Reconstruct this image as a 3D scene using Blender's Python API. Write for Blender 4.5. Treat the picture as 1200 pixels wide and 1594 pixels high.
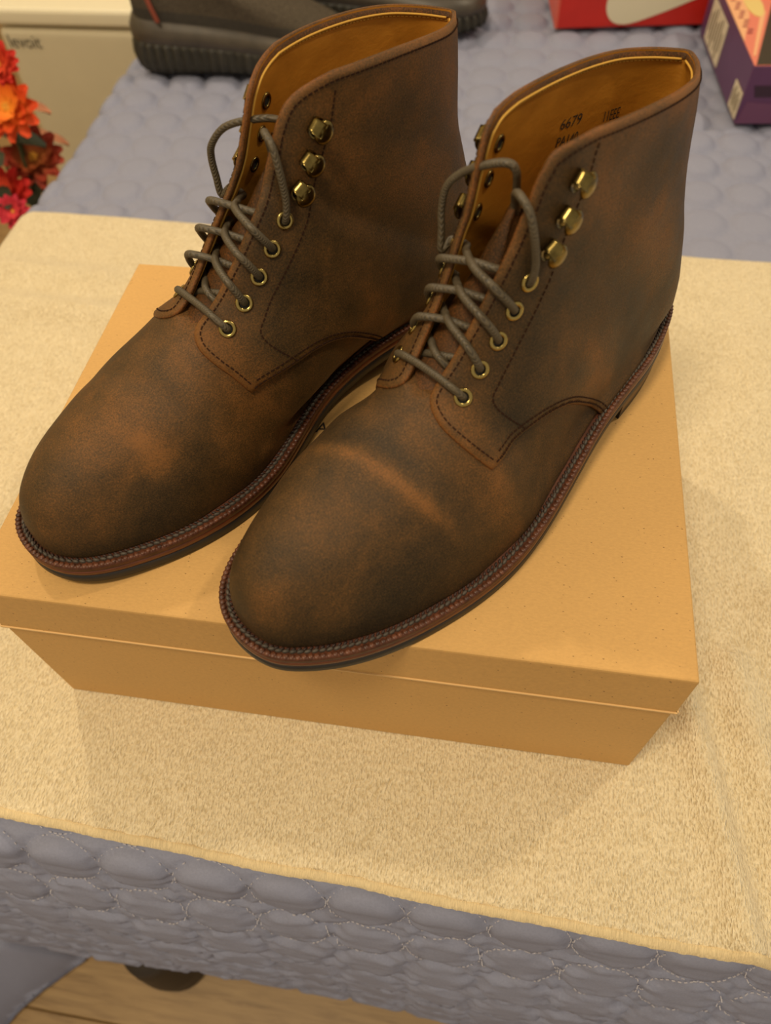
import bpy, bmesh, math, random
import numpy as np
from mathutils import Vector, Matrix
from mathutils.geometry import delaunay_2d_cdt
random.seed(4); rng = np.random.default_rng(7)
for o in list(bpy.data.objects): bpy.data.objects.remove(o)
C = bpy.context.scene.collection
SC = bpy.context.scene

# ------------------------------------------------------------------ camera, world, lights, exposure
TOP = 0.645            # height of the shoebox lid above the floor
TOWEL = TOP - 0.1385   # towel surface under the box
BED = TOWEL - 0.0095   # mean plane of the quilt on the bed
def cam_rows(pitch, roll, yaw):
    cy, sy = math.cos(yaw), math.sin(yaw); cp, sp = math.cos(pitch), math.sin(pitch); cr, sr = math.cos(roll), math.sin(roll)
    fwd = np.array([sy*cp, cy*cp, -sp]); right = np.array([cy, -sy, 0.]); up = np.cross(right, fwd)
    return right*cr + up*sr, -right*sr + up*cr, -fwd
cam = bpy.data.cameras.new('camera'); cam_o = bpy.data.objects.new('camera', cam); C.objects.link(cam_o)
r_, u_, b_ = cam_rows(0.97249, -0.07281, -0.21136)
M = Matrix(((r_[0], u_[0], b_[0], 0.07146), (r_[1], u_[1], b_[1], -0.14317), (r_[2], u_[2], b_[2], 0.32699+TOP), (0, 0, 0, 1)))
cam_o.matrix_world = M
cam.sensor_fit = 'VERTICAL'; cam.sensor_height = 24.0; cam.lens = 24.0*1155.79/1594.0
cam.clip_start = 0.02; cam.clip_end = 20
cam.dof.use_dof = True; cam.dof.focus_distance = 0.39; cam.dof.aperture_fstop = 4.6
SC.camera = cam_o
SC.view_settings.view_transform = 'Standard'; SC.view_settings.look = 'None'
SC.view_settings.gamma = 1.0; SC.view_settings.use_curve_mapping = False
SC.view_settings.exposure = 0.0
w = bpy.data.worlds.new('room_ambience'); SC.world = w; w.use_nodes = True
w.node_tree.nodes['Background'].inputs[0].default_value = (1.0, 0.87, 0.68, 1)
w.node_tree.nodes['Background'].inputs[1].default_value = 0.46
def bulb(name, loc, power, radius, col=(1.0, 0.83, 0.58)):
    l = bpy.data.lights.new(name, 'POINT'); l.energy = power; l.shadow_soft_size = radius; l.color = col
    o = bpy.data.objects.new(name, l); C.objects.link(o); o.location = loc; return o
bulb('ceiling_bulb', (-0.80, 1.05, TOP+1.50), 33, 0.045)
bulb('ceiling_bulb', (1.05, 0.80, TOP+1.50), 36, 0.045)
bulb('ceiling_bulb', (-0.30, -0.42, TOP+1.55), 64, 0.16)

# ------------------------------------------------------------------ helpers
def link(o, parent=None):
    C.objects.link(o)
    if parent is not None: o.parent = parent
    return o
def tag(o, label=None, cat=None, group=None, kind=None):
    if label: o['label'] = label
    if cat: o['category'] = cat
    if group: o['group'] = group
    if kind: o['kind'] = kind
    return o
def empty(name, loc=(0, 0, 0), rz=0.0):
    o = bpy.data.objects.new(name, None); o.empty_display_size = 0.05; C.objects.link(o)
    o.location = loc; o.rotation_euler = (0, 0, rz); return o
def mk(name, V, F, mats, parent=None, smooth=True, mi=None):
    me = bpy.data.meshes.new(name); me.from_pydata([tuple(map(float, v)) for v in V], [], [tuple(map(int, f)) for f in F])
    for m in (mats if isinstance(mats, (list, tuple)) else [mats]): me.materials.append(m)
    if mi is not None: me.polygons.foreach_set('material_index', np.asarray(mi, dtype=np.int32))
    me.polygons.foreach_set('use_smooth', np.full(len(me.polygons), smooth)); me.update()
    o = bpy.data.objects.new(name, me); return link(o, parent)
def fattr(o, name, vals):
    a = o.data.attributes.new(name, 'FLOAT', 'POINT'); a.data.foreach_set('value', np.asarray(vals, dtype=np.float32))
def grid_faces(nu, nv, close_v=False, flip=False):
    F = []
    for i in range(nu-1):
        for j in range(nv if close_v else nv-1):
            a, b = i*nv+j, i*nv+(j+1) % nv; c, d = b+nv, a+nv
            F.append((a, d, c, b) if flip else (a, b, c, d))
    return F
class MB:
    """collects shapes into one mesh"""
    def __init__(s): s.V = []; s.F = []; s.M = []
    def add(s, V, F, m=0):
        n = len(s.V); s.V += [tuple(v) for v in V]; s.F += [tuple(i+n for i in f) for f in F]; s.M += [m]*len(F)
    def box(s, c, ax, ay, az, m=0):
        c = np.asarray(c, float); ax, ay, az = map(np.asarray, (ax, ay, az))
        V = [c+sx*ax+sy*ay+sz*az for sz in (-1, 1) for sy in (-1, 1) for sx in (-1, 1)]
        s.add(V, [(0, 2, 3, 1), (4, 5, 7, 6), (0, 1, 5, 4), (2, 6, 7, 3), (0, 4, 6, 2), (1, 3, 7, 5)], m)
    def pill(s, c, ax, ay, az, m=0):
        """low rounded bump: half ellipsoid with axes ax, ay and height az"""
        c = np.asarray(c, float); V = []; n = 8
        for h, r in ((-.3, 1.0), (.35, .93), (.8, .6)):
            for k in range(n):
                t = 2*math.pi*k/n; V.append(c+ax*(r*math.cos(t))+ay*(r*math.sin(t))+az*h)
        V.append(c+az)
        F = [(i*n+k, i*n+(k+1) % n, (i+1)*n+(k+1) % n, (i+1)*n+k) for i in range(2) for k in range(n)]
        F += [(2*n+k, 2*n+(k+1) % n, 3*n) for k in range(n)]
        s.add(V, F, m)
    def build(s, name, mats, parent=None, smooth=True): return mk(name, s.V, s.F, mats, parent, smooth, s.M)
def rbox(name, x0, x1, y0, y1, z0, z1, mat, parent=None, bev=0.002, seg=2):
    bm = bmesh.new(); bmesh.ops.create_cube(bm, size=1)
    for v in bm.verts: v.co = Vector(((x0+x1)/2+v.co.x*(x1-x0), (y0+y1)/2+v.co.y*(y1-y0), (z0+z1)/2+v.co.z*(z1-z0)))
    if bev: bmesh.ops.bevel(bm, geom=bm.edges[:], offset=bev, segments=seg, affect='EDGES', profile=.6)
    me = bpy.data.meshes.new(name); bm.to_mesh(me); bm.free(); me.materials.append(mat)
    for p_ in me.polygons: p_.use_smooth = False
    return link(bpy.data.objects.new(name, me), parent)
def catmull(P, n=8):
    P = np.asarray(P, float); Q = np.concatenate([2*P[:1]-P[1:2], P, 2*P[-1:]-P[-2:-1]]); out = []
    for i in range(1, len(Q)-2):
        t = np.linspace(0, 1, n, endpoint=False)[:, None]; a, b, c, d = Q[i-1], Q[i], Q[i+1], Q[i+2]
        out.append(.5*(2*b+(c-a)*t+(2*a-5*b+4*c-d)*t*t+(3*b-a-3*c+d)*t**3))
    return np.concatenate(out+[P[-1:]])
def tube_arrays(P, r, nseg=8, flat=1.0):
    P = np.asarray(P, float); T = np.gradient(P, axis=0); T /= np.linalg.norm(T, axis=1)[:, None]+1e-12
    n = np.cross(T[0], [0.2, 0.3, 1.0]); n /= np.linalg.norm(n); V = []
    R = np.broadcast_to(r, (len(P),))
    for k in range(len(P)):
        n = n-T[k]*np.dot(n, T[k]); n /= np.linalg.norm(n); b = np.cross(T[k], n)
        for j in range(nseg):
            a = 2*math.pi*j/nseg; V.append(P[k]+R[k]*(math.cos(a)*n+flat*math.sin(a)*b))
    F = grid_faces(len(P), nseg, True); m = len(V)
    V += [P[0], P[-1]]; F += [(m, (j+1) % nseg, j) for j in range(nseg)]
    q = (len(P)-1)*nseg; F += [(m+1, q+j, q+(j+1) % nseg) for j in range(nseg)]
    return V, F
def lattice_noise(seed, n=64):
    g = np.random.default_rng(seed).random((n, n))
    def f(x, y):
        x = np.asarray(x, float); y = np.asarray(y, float); i = np.floor(x).astype(int); j = np.floor(y).astype(int)
        fx, fy = x-i, y-j; fx = fx*fx*(3-2*fx); fy = fy*fy*(3-2*fy)
        G = lambda a, b: g[a % n, b % n]
        return (G(i, j)*(1-fx)+G(i+1, j)*fx)*(1-fy)+(G(i, j+1)*(1-fx)+G(i+1, j+1)*fx)*fy-.5
    return f
def text_mesh(body, size, font_shear=0.0, space=1.0):
    cu = bpy.data.curves.new('t', 'FONT'); cu.body = body; cu.size = size; cu.shear = font_shear; cu.space_character = space
    cu.resolution_u = 3
    o = bpy.data.objects.new('t', cu); C.objects.link(o); bpy.context.view_layer.update()
    me = bpy.data.meshes.new_from_object(o.evaluated_get(bpy.context.evaluated_depsgraph_get()))
    V = np.array([v.co[:] for v in me.vertices]); F = [tuple(p_.vertices) for p_ in me.polygons]
    bpy.data.objects.remove(o); bpy.data.curves.remove(cu); bpy.data.meshes.remove(me)
    return V, F

# ------------------------------------------------------------------ materials
def nt(name):
    m = bpy.data.materials.new(name); m.use_nodes = True; t = m.node_tree; return m, t, t.nodes, t.nodes['Principled BSDF'], t.links
def noise(t, scale, detail=3, rough=.55, co=None, dist=0.0):
    n = t.nodes.new('ShaderNodeTexNoise'); n.inputs['Scale'].default_value = scale; n.inputs['Detail'].default_value = detail
    n.inputs['Roughness'].default_value = rough; n.inputs['Distortion'].default_value = dist
    if co is not None: t.links.new(co, n.inputs['Vector'])
    return n
def ramp(t, fac, stops):
    r = t.nodes.new('ShaderNodeValToRGB'); e = r.color_ramp.elements
    while len(e) < len(stops): e.new(.5)
    for k, (p_, c) in enumerate(stops): e[k].position = p_; e[k].color = (*c, 1)
    t.links.new(fac, r.inputs[0]); return r
def objco(t, scale=None):
    tc = t.nodes.new('ShaderNodeTexCoord')
    if scale is None: return tc.outputs['Object']
    mp = t.nodes.new('ShaderNodeMapping'); mp.inputs['Scale'].default_value = scale; t.links.new(tc.outputs['Object'], mp.inputs[0]); return mp.outputs[0]
def bump(t, bs, height, strength, dist):
    b = t.nodes.new('ShaderNodeBump'); b.inputs['Strength'].default_value = strength; b.inputs['Distance'].default_value = dist
    t.links.new(height, b.inputs['Height']); t.links.new(b.outputs[0], bs.inputs['Normal']); return b
def mathn(t, op, a, b=None, clamp=False):
    n = t.nodes.new('ShaderNodeMath'); n.operation = op; n.use_clamp = clamp
    for k, x in enumerate((a, b)):
        if x is None: continue
        if isinstance(x, (int, float)): n.inputs[k].default_value = x
        else: t.links.new(x, n.inputs[k])
    return n.outputs[0]
def plain(name, col, rough=.6, metal=0.0, nscale=None, var=.15, bstr=0.0, bdist=.0005, spec=.5, stretch=None, emit=None):
    m, t, n, b, L_ = nt(name)
    b.inputs['Roughness'].default_value = rough; b.inputs['Metallic'].default_value = metal; b.inputs['Specular IOR Level'].default_value = spec
    if nscale:
        no = noise(t, nscale, co=objco(t, stretch)); lo = tuple(c*(1-var) for c in col); hi = tuple(min(1, c*(1+var)) for c in col)
        r = ramp(t, no.outputs[0], [(.3, lo), (.7, hi)]); L_.new(r.outputs[0], b.inputs['Base Color'])
        if bstr: bump(t, b, no.outputs[0], bstr, bdist)
    else: b.inputs['Base Color'].default_value = (*col, 1)
    return m
def leather(name, tint=(1, 1, 1), light=0.0, fuzzy=False):
    """waxed rough-out leather: brown with darker oily and lighter rubbed (pull-up) areas, fine speckled nap"""
    m, t, n, b, L_ = nt(name); co = objco(t)
    big = noise(t, 17, 3, .6, co, .4); mid = noise(t, 75, 4, .6, co); fine = noise(t, 1300, 4, .8, co); tiny = noise(t, 2200, 2, .6, co)
    at = n.new('ShaderNodeAttribute'); at.attribute_name = 'pull'
    a = mathn(t, 'MULTIPLY', big.outputs[0], .75); a = mathn(t, 'ADD', a, mathn(t, 'MULTIPLY', mid.outputs[0], .30))
    a = mathn(t, 'ADD', a, mathn(t, 'MULTIPLY', mathn(t, 'SUBTRACT', fine.outputs[0], .5), 1.5 if fuzzy else 1.1))
    a = mathn(t, 'ADD', a, at.outputs['Fac']); a = mathn(t, 'ADD', a, light)
    S = lambda c: tuple(x*y for x, y in zip(c, tint))
    r = ramp(t, a, [(.22, S((.015, .0098, .0042))), (.42, S((.042, .0245, .0088))), (.60, S((.086, .043, .0125))), (.84, S((.20, .082, .020)))])
    L_.new(r.outputs[0], b.inputs['Base Color'])
    ro = mathn(t, 'ADD', mathn(t, 'MULTIPLY', mid.outputs[0], .25), .40)
    L_.new(ro, b.inputs['Roughness']); b.inputs['Specular IOR Level'].default_value = .24
    
    h = mathn(t, 'ADD', fine.outputs[0], mathn(t, 'MULTIPLY', tiny.outputs[0], .5)); bump(t, b, h, .38, .0006)
    return m
M_leather = leather('brown_rough_out_leather')
M_edge = leather('leather_cut_edge', (1.05, .88, .75), .06, True)
M_tongue = leather('tongue_suede', (.9, .75, .65), .02, True)
def tan_lining():
    m, t, n, b, L_ = nt('tan_lining_leather'); co = objco(t); big = noise(t, 30, 4, .6, objco(t, (1, 1, 2.2))); fi = noise(t, 900, 2, .5, co)
    r = ramp(t, big.outputs[0], [(.25, (.34, .135, .010)), (.75, (.52, .225, .022))]); L_.new(r.outputs[0], b.inputs['Base Color'])
    b.inputs['Roughness'].default_value = .48; bump(t, b, mathn(t, 'ADD', big.outputs[0], mathn(t, 'MULTIPLY', fi.outputs[0], .1)), .35, .002); return m
M_lining = tan_lining()
M_thread = plain('dark_brown_thread', (.030, .013, .007), .85, spec=.1)
M_gold_thread = plain('yellow_thread', (.62, .34, .045), .6)
M_brass = plain('antique_brass', (.20, .145, .045), .25, 1.0, 240, .35, .25, .0003)
M_brass2 = plain('polished_brass_eyelet', (.42, .31, .10), .24, 1.0)
M_hole_shade = plain('painted_hole_shade', (.006, .005, .004), .9)  # black for discs that paint the shade inside eyelets and rivets
M_ink = plain('black_ink', (.018, .012, .008), .8)
def lace_mat():
    m, t, n, b, L_ = nt('waxed_lace_weave'); co = objco(t); wv = n.new('ShaderNodeTexWave'); wv.inputs['Scale'].default_value = 520; wv.inputs['Distortion'].default_value = 1.5
    wv.bands_direction = 'DIAGONAL'; L_.new(co, wv.inputs[0]); no = noise(t, 900, 2, .5, co); h = mathn(t, 'ADD', wv.outputs['Fac'], no.outputs[0])
    r = ramp(t, h, [(.3, (.024, .018, .009)), (1.2, (.092, .068, .036))]); L_.new(r.outputs[0], b.inputs['Base Color']); b.inputs['Roughness'].default_value = .5
    bump(t, b, h, .5, .0004); return m
M_lace = lace_mat()
M_welt = plain('reddish_welt_leather', (.085, .027, .012), .50, 0, 160, .45, .4, .0008, .35)
M_wheel = plain('welt_wheeling_leather', (.095, .031, .013), .42, 0, 220, .6, .3, .0004, .4)
M_rib = plain('welt_groove_leather', (.030, .013, .008), .6, 0, 300, .4)
M_midsole = plain('oxblood_midsole_edge', (.125, .034, .011), .33, 0, 120, .3, .1, .0003, stretch=(1, 1, 6))
M_outsole = plain('black_rubber_outsole', (.016, .014, .012), .5, 0, 90, .25)
M_heel = plain('stacked_leather_heel', (.085, .040, .017), .4, 0, 60, .35, .2, .0004, stretch=(1, 1, 14))
M_wstitch = plain('grey_brown_welt_thread', (.060, .047, .034), .6, 0, 500, .4)
def kraft(name, col):
    m, t, n, b, L_ = nt(name); co = objco(t); fib = noise(t, 420, 4, .7, objco(t, (1, 2.2, 1))); sp = noise(t, 900, 0, .5, co); big = noise(t, 9, 2, .5, co)
    r = ramp(t, mathn(t, 'ADD', mathn(t, 'MULTIPLY', fib.outputs[0], .6), mathn(t, 'MULTIPLY', big.outputs[0], .4)), [(.3, tuple(c*.88 for c in col)), (.7, tuple(min(1, c*1.1) for c in col))])
    v = n.new('ShaderNodeTexVoronoi'); v.inputs['Scale'].default_value = 260; L_.new(objco(t, (1, 2.4, 1)), v.inputs['Vector'])
    fl = ramp(t, v.outputs['Distance'], [(.10, (.30, .27, .24)), (.16, (1, 1, 1))])
    g = ramp(t, sp.outputs[0], [(.60, (1, 1, 1)), (.64, (0, 0, 0))])
    mx = n.new('ShaderNodeMix'); mx.data_type = 'RGBA'; mx.blend_type = 'MULTIPLY'; L_.new(r.outputs[0], mx.inputs[6]); L_.new(fl.outputs[0], mx.inputs[7])
    inv = mathn(t, 'SUBTRACT', 1.0, g.outputs[0]); L_.new(inv, mx.inputs[0])
    L_.new(mx.outputs[2], b.inputs['Base Color']); b.inputs['Roughness'].default_value = .62; b.inputs['Specular IOR Level'].default_value = .3
    bump(t, b, fib.outputs[0], .12, .0003); return m
M_kraft = kraft('kraft_cardboard', (.60, .350, .118))
M_kraft_edge = plain('kraft_pale_edge', (.72, .47, .20), .7)
def terry():
    m, t, n, b, L_ = nt('cream_terry_cloth'); co = objco(t)
    a = noise(t, 470, 1, .5, objco(t, (2.1, .75, 1)), .35); c = noise(t, 45, 2, .5, co); d = noise(t, 11, 2, .5, co)
    f = mathn(t, 'ADD', mathn(t, 'MULTIPLY', a.outputs[0], .88), mathn(t, 'MULTIPLY', c.outputs[0], .12))
    r = ramp(t, f, [(.30, (.60, .475, .275)), (.48, (.76, .635, .41)), (.66, (.83, .71, .485))]); L_.new(r.outputs[0], b.inputs['Base Color'])
    b.inputs['Roughness'].default_value = .95; b.inputs['Specular IOR Level'].default_value = .1; b.inputs['Sheen Weight'].default_value = .25
    bump(t, b, mathn(t, 'ADD', a.outputs[0], mathn(t, 'MULTIPLY', c.outputs[0], .35)), .85, .0024); return m
M_terry = terry()
M_hem = plain('flat_woven_towel_hem', (.72, .57, .33), .95, 0, 420, .18, .5, .0010, .1, stretch=(5, .3, 1))
M_quilt = plain('blue_grey_quilt_cotton', (.268, .280, .375), .8, 0, 700, .06, .15, .0004, .25)
M_qthread = plain('pale_quilting_thread', (.50, .48, .52), .7)
# ------------------------------------------------------------------ boot last: a fan of sections from toe to rim (mm)
def cspl(xk,yk,x):
    xk=np.asarray(xk,float);yk=np.asarray(yk,float);x=np.asarray(x,float)
    n=len(xk);h=np.diff(xk);A=np.zeros((n,n));b=np.zeros(n);A[0,0]=A[-1,-1]=1
    for i in range(1,n-1):
        A[i,i-1]=h[i-1];A[i,i]=2*(h[i-1]+h[i]);A[i,i+1]=h[i];b[i]=6*((yk[i+1]-yk[i])/h[i]-(yk[i]-yk[i-1])/h[i-1])
    M=np.linalg.solve(A,b);i=np.clip(np.searchsorted(xk,x)-1,0,n-2);t=x-xk[i];u=xk[i+1]-x;hh=h[i]
    return (M[i]*u**3+M[i+1]*t**3)/(6*hh)+(yk[i]/hh-M[i]*hh/6)*u+(yk[i+1]/hh-M[i+1]*hh/6)*t
def pchip(xk,Y,x):
    # monotone cubic, Y (n,...) -> (len(x),...)
    xk=np.asarray(xk,float);Y=np.asarray(Y,float);x=np.atleast_1d(np.asarray(x,float))
    h=np.diff(xk);sh=(-1,)+(1,)*(Y.ndim-1);H=h.reshape(sh);d=np.diff(Y,axis=0)/H
    m=np.zeros_like(Y);w1=2*H[1:]+H[:-1];w2=H[1:]+2*H[:-1]
    with np.errstate(divide='ignore',invalid='ignore'):
        hm=(w1+w2)/(w1/d[:-1]+w2/d[1:])
    m[1:-1]=np.where(d[:-1]*d[1:]>0,np.nan_to_num(hm),0);m[0]=d[0];m[-1]=d[-1]
    i=np.clip(np.searchsorted(xk,x,side='right')-1,0,len(xk)-2);t=((x-xk[i])/h[i]).reshape(sh);hh=h[i].reshape(sh)
    return (2*t**3-3*t**2+1)*Y[i]+(t**3-2*t**2+t)*hh*m[i]+(-2*t**3+3*t**2)*Y[i+1]+(t**3-t**2)*hh*m[i+1]
L=322.
BOOT=['B']
KS=np.array([0,.08,.18,.28,.38,.48,.58,.68,.78,.87,.94,1.0])
LAT=np.array([0,17,29.5,39,45,56.5,64.5,59,46,30,16.3,0])
MED=np.array([0,17,29.5,38.0,32,32.5,50,52.2,41.6,28.7,14.4,0])
def sol(x): return np.arccos(np.clip(1-2*np.asarray(x)/L,-1,1))/np.pi
def zw(x): return pchip(np.array([0,.22,.30,.42,.52,.62,.8,.9,1.0])*L,np.array([28,27.5,25.5,20,16,14,14.5,16.5,20.]),x)
def outline(side,off=0,n=120):
    """welt outline of one side as (x,y), offset inwards by off"""
    s=np.linspace(0,1,n);x=L*(1-np.cos(np.pi*s))/2;y=cspl(KS,LAT if side>0 else MED,s)
    return x,y
def inset_loop(off,n=160):
    """closed loop (lat heel->toe, then med toe->heel), inset by off(x)"""
    s=np.linspace(0,1,n)
    x=L*(1-np.cos(np.pi*s))/2
    P=np.concatenate([np.stack([x,cspl(KS,LAT,s)],1),np.stack([x,-cspl(KS,MED,s)],1)[::-1][1:-1]])
    T=np.roll(P,-1,0)-np.roll(P,1,0);T/=np.linalg.norm(T,axis=1)[:,None]
    N=np.stack([T[:,1],-T[:,0]],1)   # for this orientation: lat side heading +x, inward is -y => (0,-1): T=(1,0)->N=(0,-1)
    o=off(P[:,0]) if callable(off) else off
    return P+N*np.reshape(o,(-1,1))
def feath_off(x): return np.interp(x,[0,60,110,160,220,300,322],[5.0,5.5,5.5,6.5,7.3,6.8,6.0])
_F=inset_loop(feath_off)
_n=160
_fl=_F[:_n];_fm=_F[_n-1:].tolist()+[_F[0].tolist()];_fm=np.array(_fm)[::-1]
FX0=_F[:,0].min();FX1=_F[:,0].max()
def feather(x,side):
    C=_fl if side>0 else _fm
    o=np.argsort(C[:,0]);return np.abs(np.interp(x,C[o,0],C[o,1]))
VK=np.linspace(0,1,11);TK=(1-np.cos(np.pi*VK))/2
# ---- key sections: D(x,z) P(x,z), rows lat/med
def ell(w,n=2.0,m=2.0): return w*(1-(1-TK)**n)**(1/m)
DT=np.array([[FX1,20],[FX1-.6,28],[FX1-2.5,36],[FX1-6.5,44],[FX1-13,51],[FX1-26,59],[FX1-46,66],[FX1-68,72.5],[FX1-90,79],[FX1-108,86]])
def keys():
    K=[]
    for i,(x,z) in enumerate(DT):
        px=x-(0 if x>240 else (240-x)*.55)
        n=2.0+.36*np.clip((270-x)/50,0,1)
        K.append((x,z,px,float(zw(px)[0]),ell(feather(px,1),2.0),ell(feather(px,-1),n),0))
    def add(D,P,lat,med,bow=0): K.append((D[0],D[1],P[0],P[1],np.array(lat,float),np.array(med,float),bow))
    f=feather
    #             v: 0  .1  .2  .3  .4  .5  .6  .7  .8  .9  1
    B=BOOT[0]=='B'
    def d(x,z,bx,bz): return (x+bx,z+bz) if B else (x,z)
    px=155; a,b=f(px,1),f(px,-1)
    add(d(192,97,2,1),(px,float(zw(px)[0])),[0,11,19,27,34,40,44,47,a-1,a,a],[0,11.5,20.5,29,35.5,40,41.5,39.5,b+3,b,b])
    px=112; a,b=f(px,1),f(px,-1)
    add(d(178.5,112,3.5,3),(px,float(zw(px)[0])),[0,11,18,25,31,35.5,38,39,39,a,a],[0,11,18,25,31,35,36.5,35,31,b+1,b])
    w=np.array([0,3.5,3,1,0,0,0,0,0,0,0]) if B else np.zeros(11)
    px=66; a,b=f(px,1),f(px,-1)
    add(d(167,127,5.5,4),(px,float(zw(px)[0])),np.array([0,10.5,17.5,23,27.5,30.5,32.5,33,33,a,a])+.25*w,np.array([0,11,18,24.5,29,32,33,33.5,33.5,b,b])+.25*w)
    px=30; a,b=f(px,1),f(px,-1)
    add(d(158.5,138,8.5,5),(px,float(zw(px)[0])),np.array([0,10,17,22,25.5,28,29,29,29,a-1,a])+.6*w,np.array([0,10.5,17.5,23,27,29.5,30.5,30.5,30,b-1,b])+.6*w)
    def s2(D,P,r,bow,k=1.0): add(D,P,np.array(r)+w*k,np.array(r)+w*k,bow)
    s2(d(155,144,9.3,6),(9,30),[0,9.5,16,21,24.5,26.5,27,27,25,17,0],0,.8)
    s2(d(152,150,9.8,7),(4.5,48),[0,9,15.5,20.5,24,26,26.5,25.5,21.5,13,0],1,.95)
    s2(d(149.5,155.5,10.5,6.5),(5,68),[0,9,15,20,23,25,25,23.5,19,10,0],2)
    s2(d(147,161,10.8,7),(9,90),[0,8.5,15,19.5,22,23.5,23.5,21.5,16.5,9,0],2.5)
    s2(d(144.5,166.5,11.5,6.5),(13,112),[0,8.5,14.5,19,21.5,22.5,22.5,20.5,15.5,8,0],3)
    s2(d(142,172,11.8,7),(15 if B else 12,135),[0,8,14,18.5,21.5,22.5,22.5,20,15,7.5,0],1.8 if B else 3.5)
    s2(d(140,177,12,4.5),(14 if B else 8,159),[0,8,14,18.5,21.5,22.5,22,19,12,4.5,0],0.5 if B else 4)
    return K
def build():
    K=keys()
    DP=np.array([[k[0],k[1],k[2],k[3]] for k in K]);lat=np.array([k[4] for k in K]);med=np.array([k[5] for k in K]);bow=np.array([k[6] for k in K],float)
    d=np.linalg.norm(np.diff(DP[:,:2],axis=0),axis=1)*.5+np.linalg.norm(np.diff(DP[:,2:],axis=0),axis=1)*.5
    U=np.concatenate([[0],np.cumsum(d)]);U/=U[-1]
    return U,np.concatenate([DP,bow[:,None],lat,med],1)
_UT={}
def UT():
    if BOOT[0] not in _UT: _UT[BOOT[0]]=build()
    return _UT[BOOT[0]]
LEAN={'A':(8,1.5),'B':(-11,.8)}
def surf(u,v):
    """u in [0,1] toe->rim ; v in [-1,1]: + lateral. arrays same shape -> (N,3)"""
    u=np.clip(np.ravel(np.asarray(u,float)),0,1);v=np.ravel(np.asarray(v,float))
    R=pchip(*UT(),u);a=np.clip(np.abs(v),0,1);t=(1-np.cos(np.pi*a))/2
    lat=R[:,5:16];med=R[:,16:27]
    # cubic interpolation along v for each row (pchip per row): use Catmull on uniform grid
    def row(Y):
        f=a*10;i=np.clip(f.astype(int),0,9);w=f-i;r=np.arange(len(a))
        Ye=np.concatenate([-Y[:,1:2],Y,2*Y[:,10:11]-Y[:,9:10]],1)  # index shift +1
        p0=Ye[r,i];p1=Ye[r,i+1];p2=Ye[r,i+2];p3=Ye[r,i+3]
        return .5*(2*p1+(p2-p0)*w+(2*p0-5*p1+4*p2-p3)*w*w+(3*p1-p0-3*p2+p3)*w**3)
    y=np.where(v>=0,row(lat),-row(med))
    x=R[:,0]+(R[:,2]-R[:,0])*t;z=R[:,1]+(R[:,3]-R[:,1])*t+R[:,4]*4*t*(1-t)
    # shaft leans a little to the medial side
    l=LEAN[BOOT[0]];y=y+l[0]*np.clip((z-50)/120,0,1.3)*(1-l[1]*np.clip((x-15)/120,0,1.2))
    return np.stack([x,y,z],1)
def normal(u,v,e=2e-3):
    a=surf(np.clip(u+e,0,1),v)-surf(np.clip(u-e,0,1),v);b=surf(u,np.clip(v+e,-1,1))-surf(u,np.clip(v-e,-1,1))
    n=np.cross(b,a);n/=np.linalg.norm(n,axis=1)[:,None]+1e-12
    return n
mm = 0.001
EDGE = [(1.0, .30), (.992, .245), (.976, .19), (.948, .148), (.91, .124), (.87, .113), (.835, .106), (.78, .096), (.73, .092), (.67, .089), (.61, .086), (.55, .08), (.49, .073), (.44, .064), (.411, .066), (.394, .09), (.383, .14), (.381, .19), (.384, .26), (.390, .33)]
EYE = list(zip([.445, .505, .567, .632, .697], [.180, .190, .200, .196, .192]))
HOOK = list(zip([.769, .832, .903], [.210, .232, .254]))
def jac(uv, e=2e-3):
    u, v = uv[:, 0], uv[:, 1]
    Su = (surf(np.clip(u+e, 0, 1), v)-surf(np.clip(u-e, 0, 1), v))/(np.clip(u+e, 0, 1)-np.clip(u-e, 0, 1))[:, None]
    Sv = (surf(u, np.clip(v+e, -1, 1))-surf(u, np.clip(v-e, -1, 1)))/(np.clip(v+e, -1, 1)-np.clip(v-e, -1, 1))[:, None]
    return Su, Sv
def inset_uv(uv, d, left=True):
    """move a uv polyline sideways by d mm"""
    Su, Sv = jac(uv); a = np.linalg.norm(Su, axis=1)+1e-6; b = np.linalg.norm(Sv, axis=1)+1e-6
    T = np.gradient(uv, axis=0)*np.stack([a, b], 1); T /= np.linalg.norm(T, axis=1)[:, None]+1e-9
    N = np.stack([-T[:, 1], T[:, 0]], 1)*(1 if left else -1)
    return uv+N*d/np.stack([a, b], 1)
def P3(uv, off=0.0):
    uv = np.asarray(uv, float).reshape(-1, 2); n = normal(uv[:, 0], uv[:, 1]); return surf(uv[:, 0], uv[:, 1])+n*np.reshape(off, (-1, 1)), n
def resample(uv, step):
    X, _ = P3(uv); d = np.concatenate([[0], np.cumsum(np.linalg.norm(np.diff(X, axis=0), axis=1))]); n = max(2, int(d[-1]/step)+1)
    s = np.linspace(0, d[-1], n); return np.stack([np.interp(s, d, uv[:, 0]), np.interp(s, d, uv[:, 1])], 1)
def stitches(mb, uv, pitch=2.7, ln=.95, wd=.33, off=1.75, fin=None):
    uv = resample(np.asarray(uv, float), pitch); X, n = P3(uv, off); T = np.gradient(X, axis=0); T /= np.linalg.norm(T, axis=1)[:, None]+1e-9
    for k in range(len(X)):
        b = np.cross(n[k], T[k]); mb.box(fin(X[k]), fin(T[k]*ln), fin(b*wd), fin(n[k]*.3))
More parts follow.
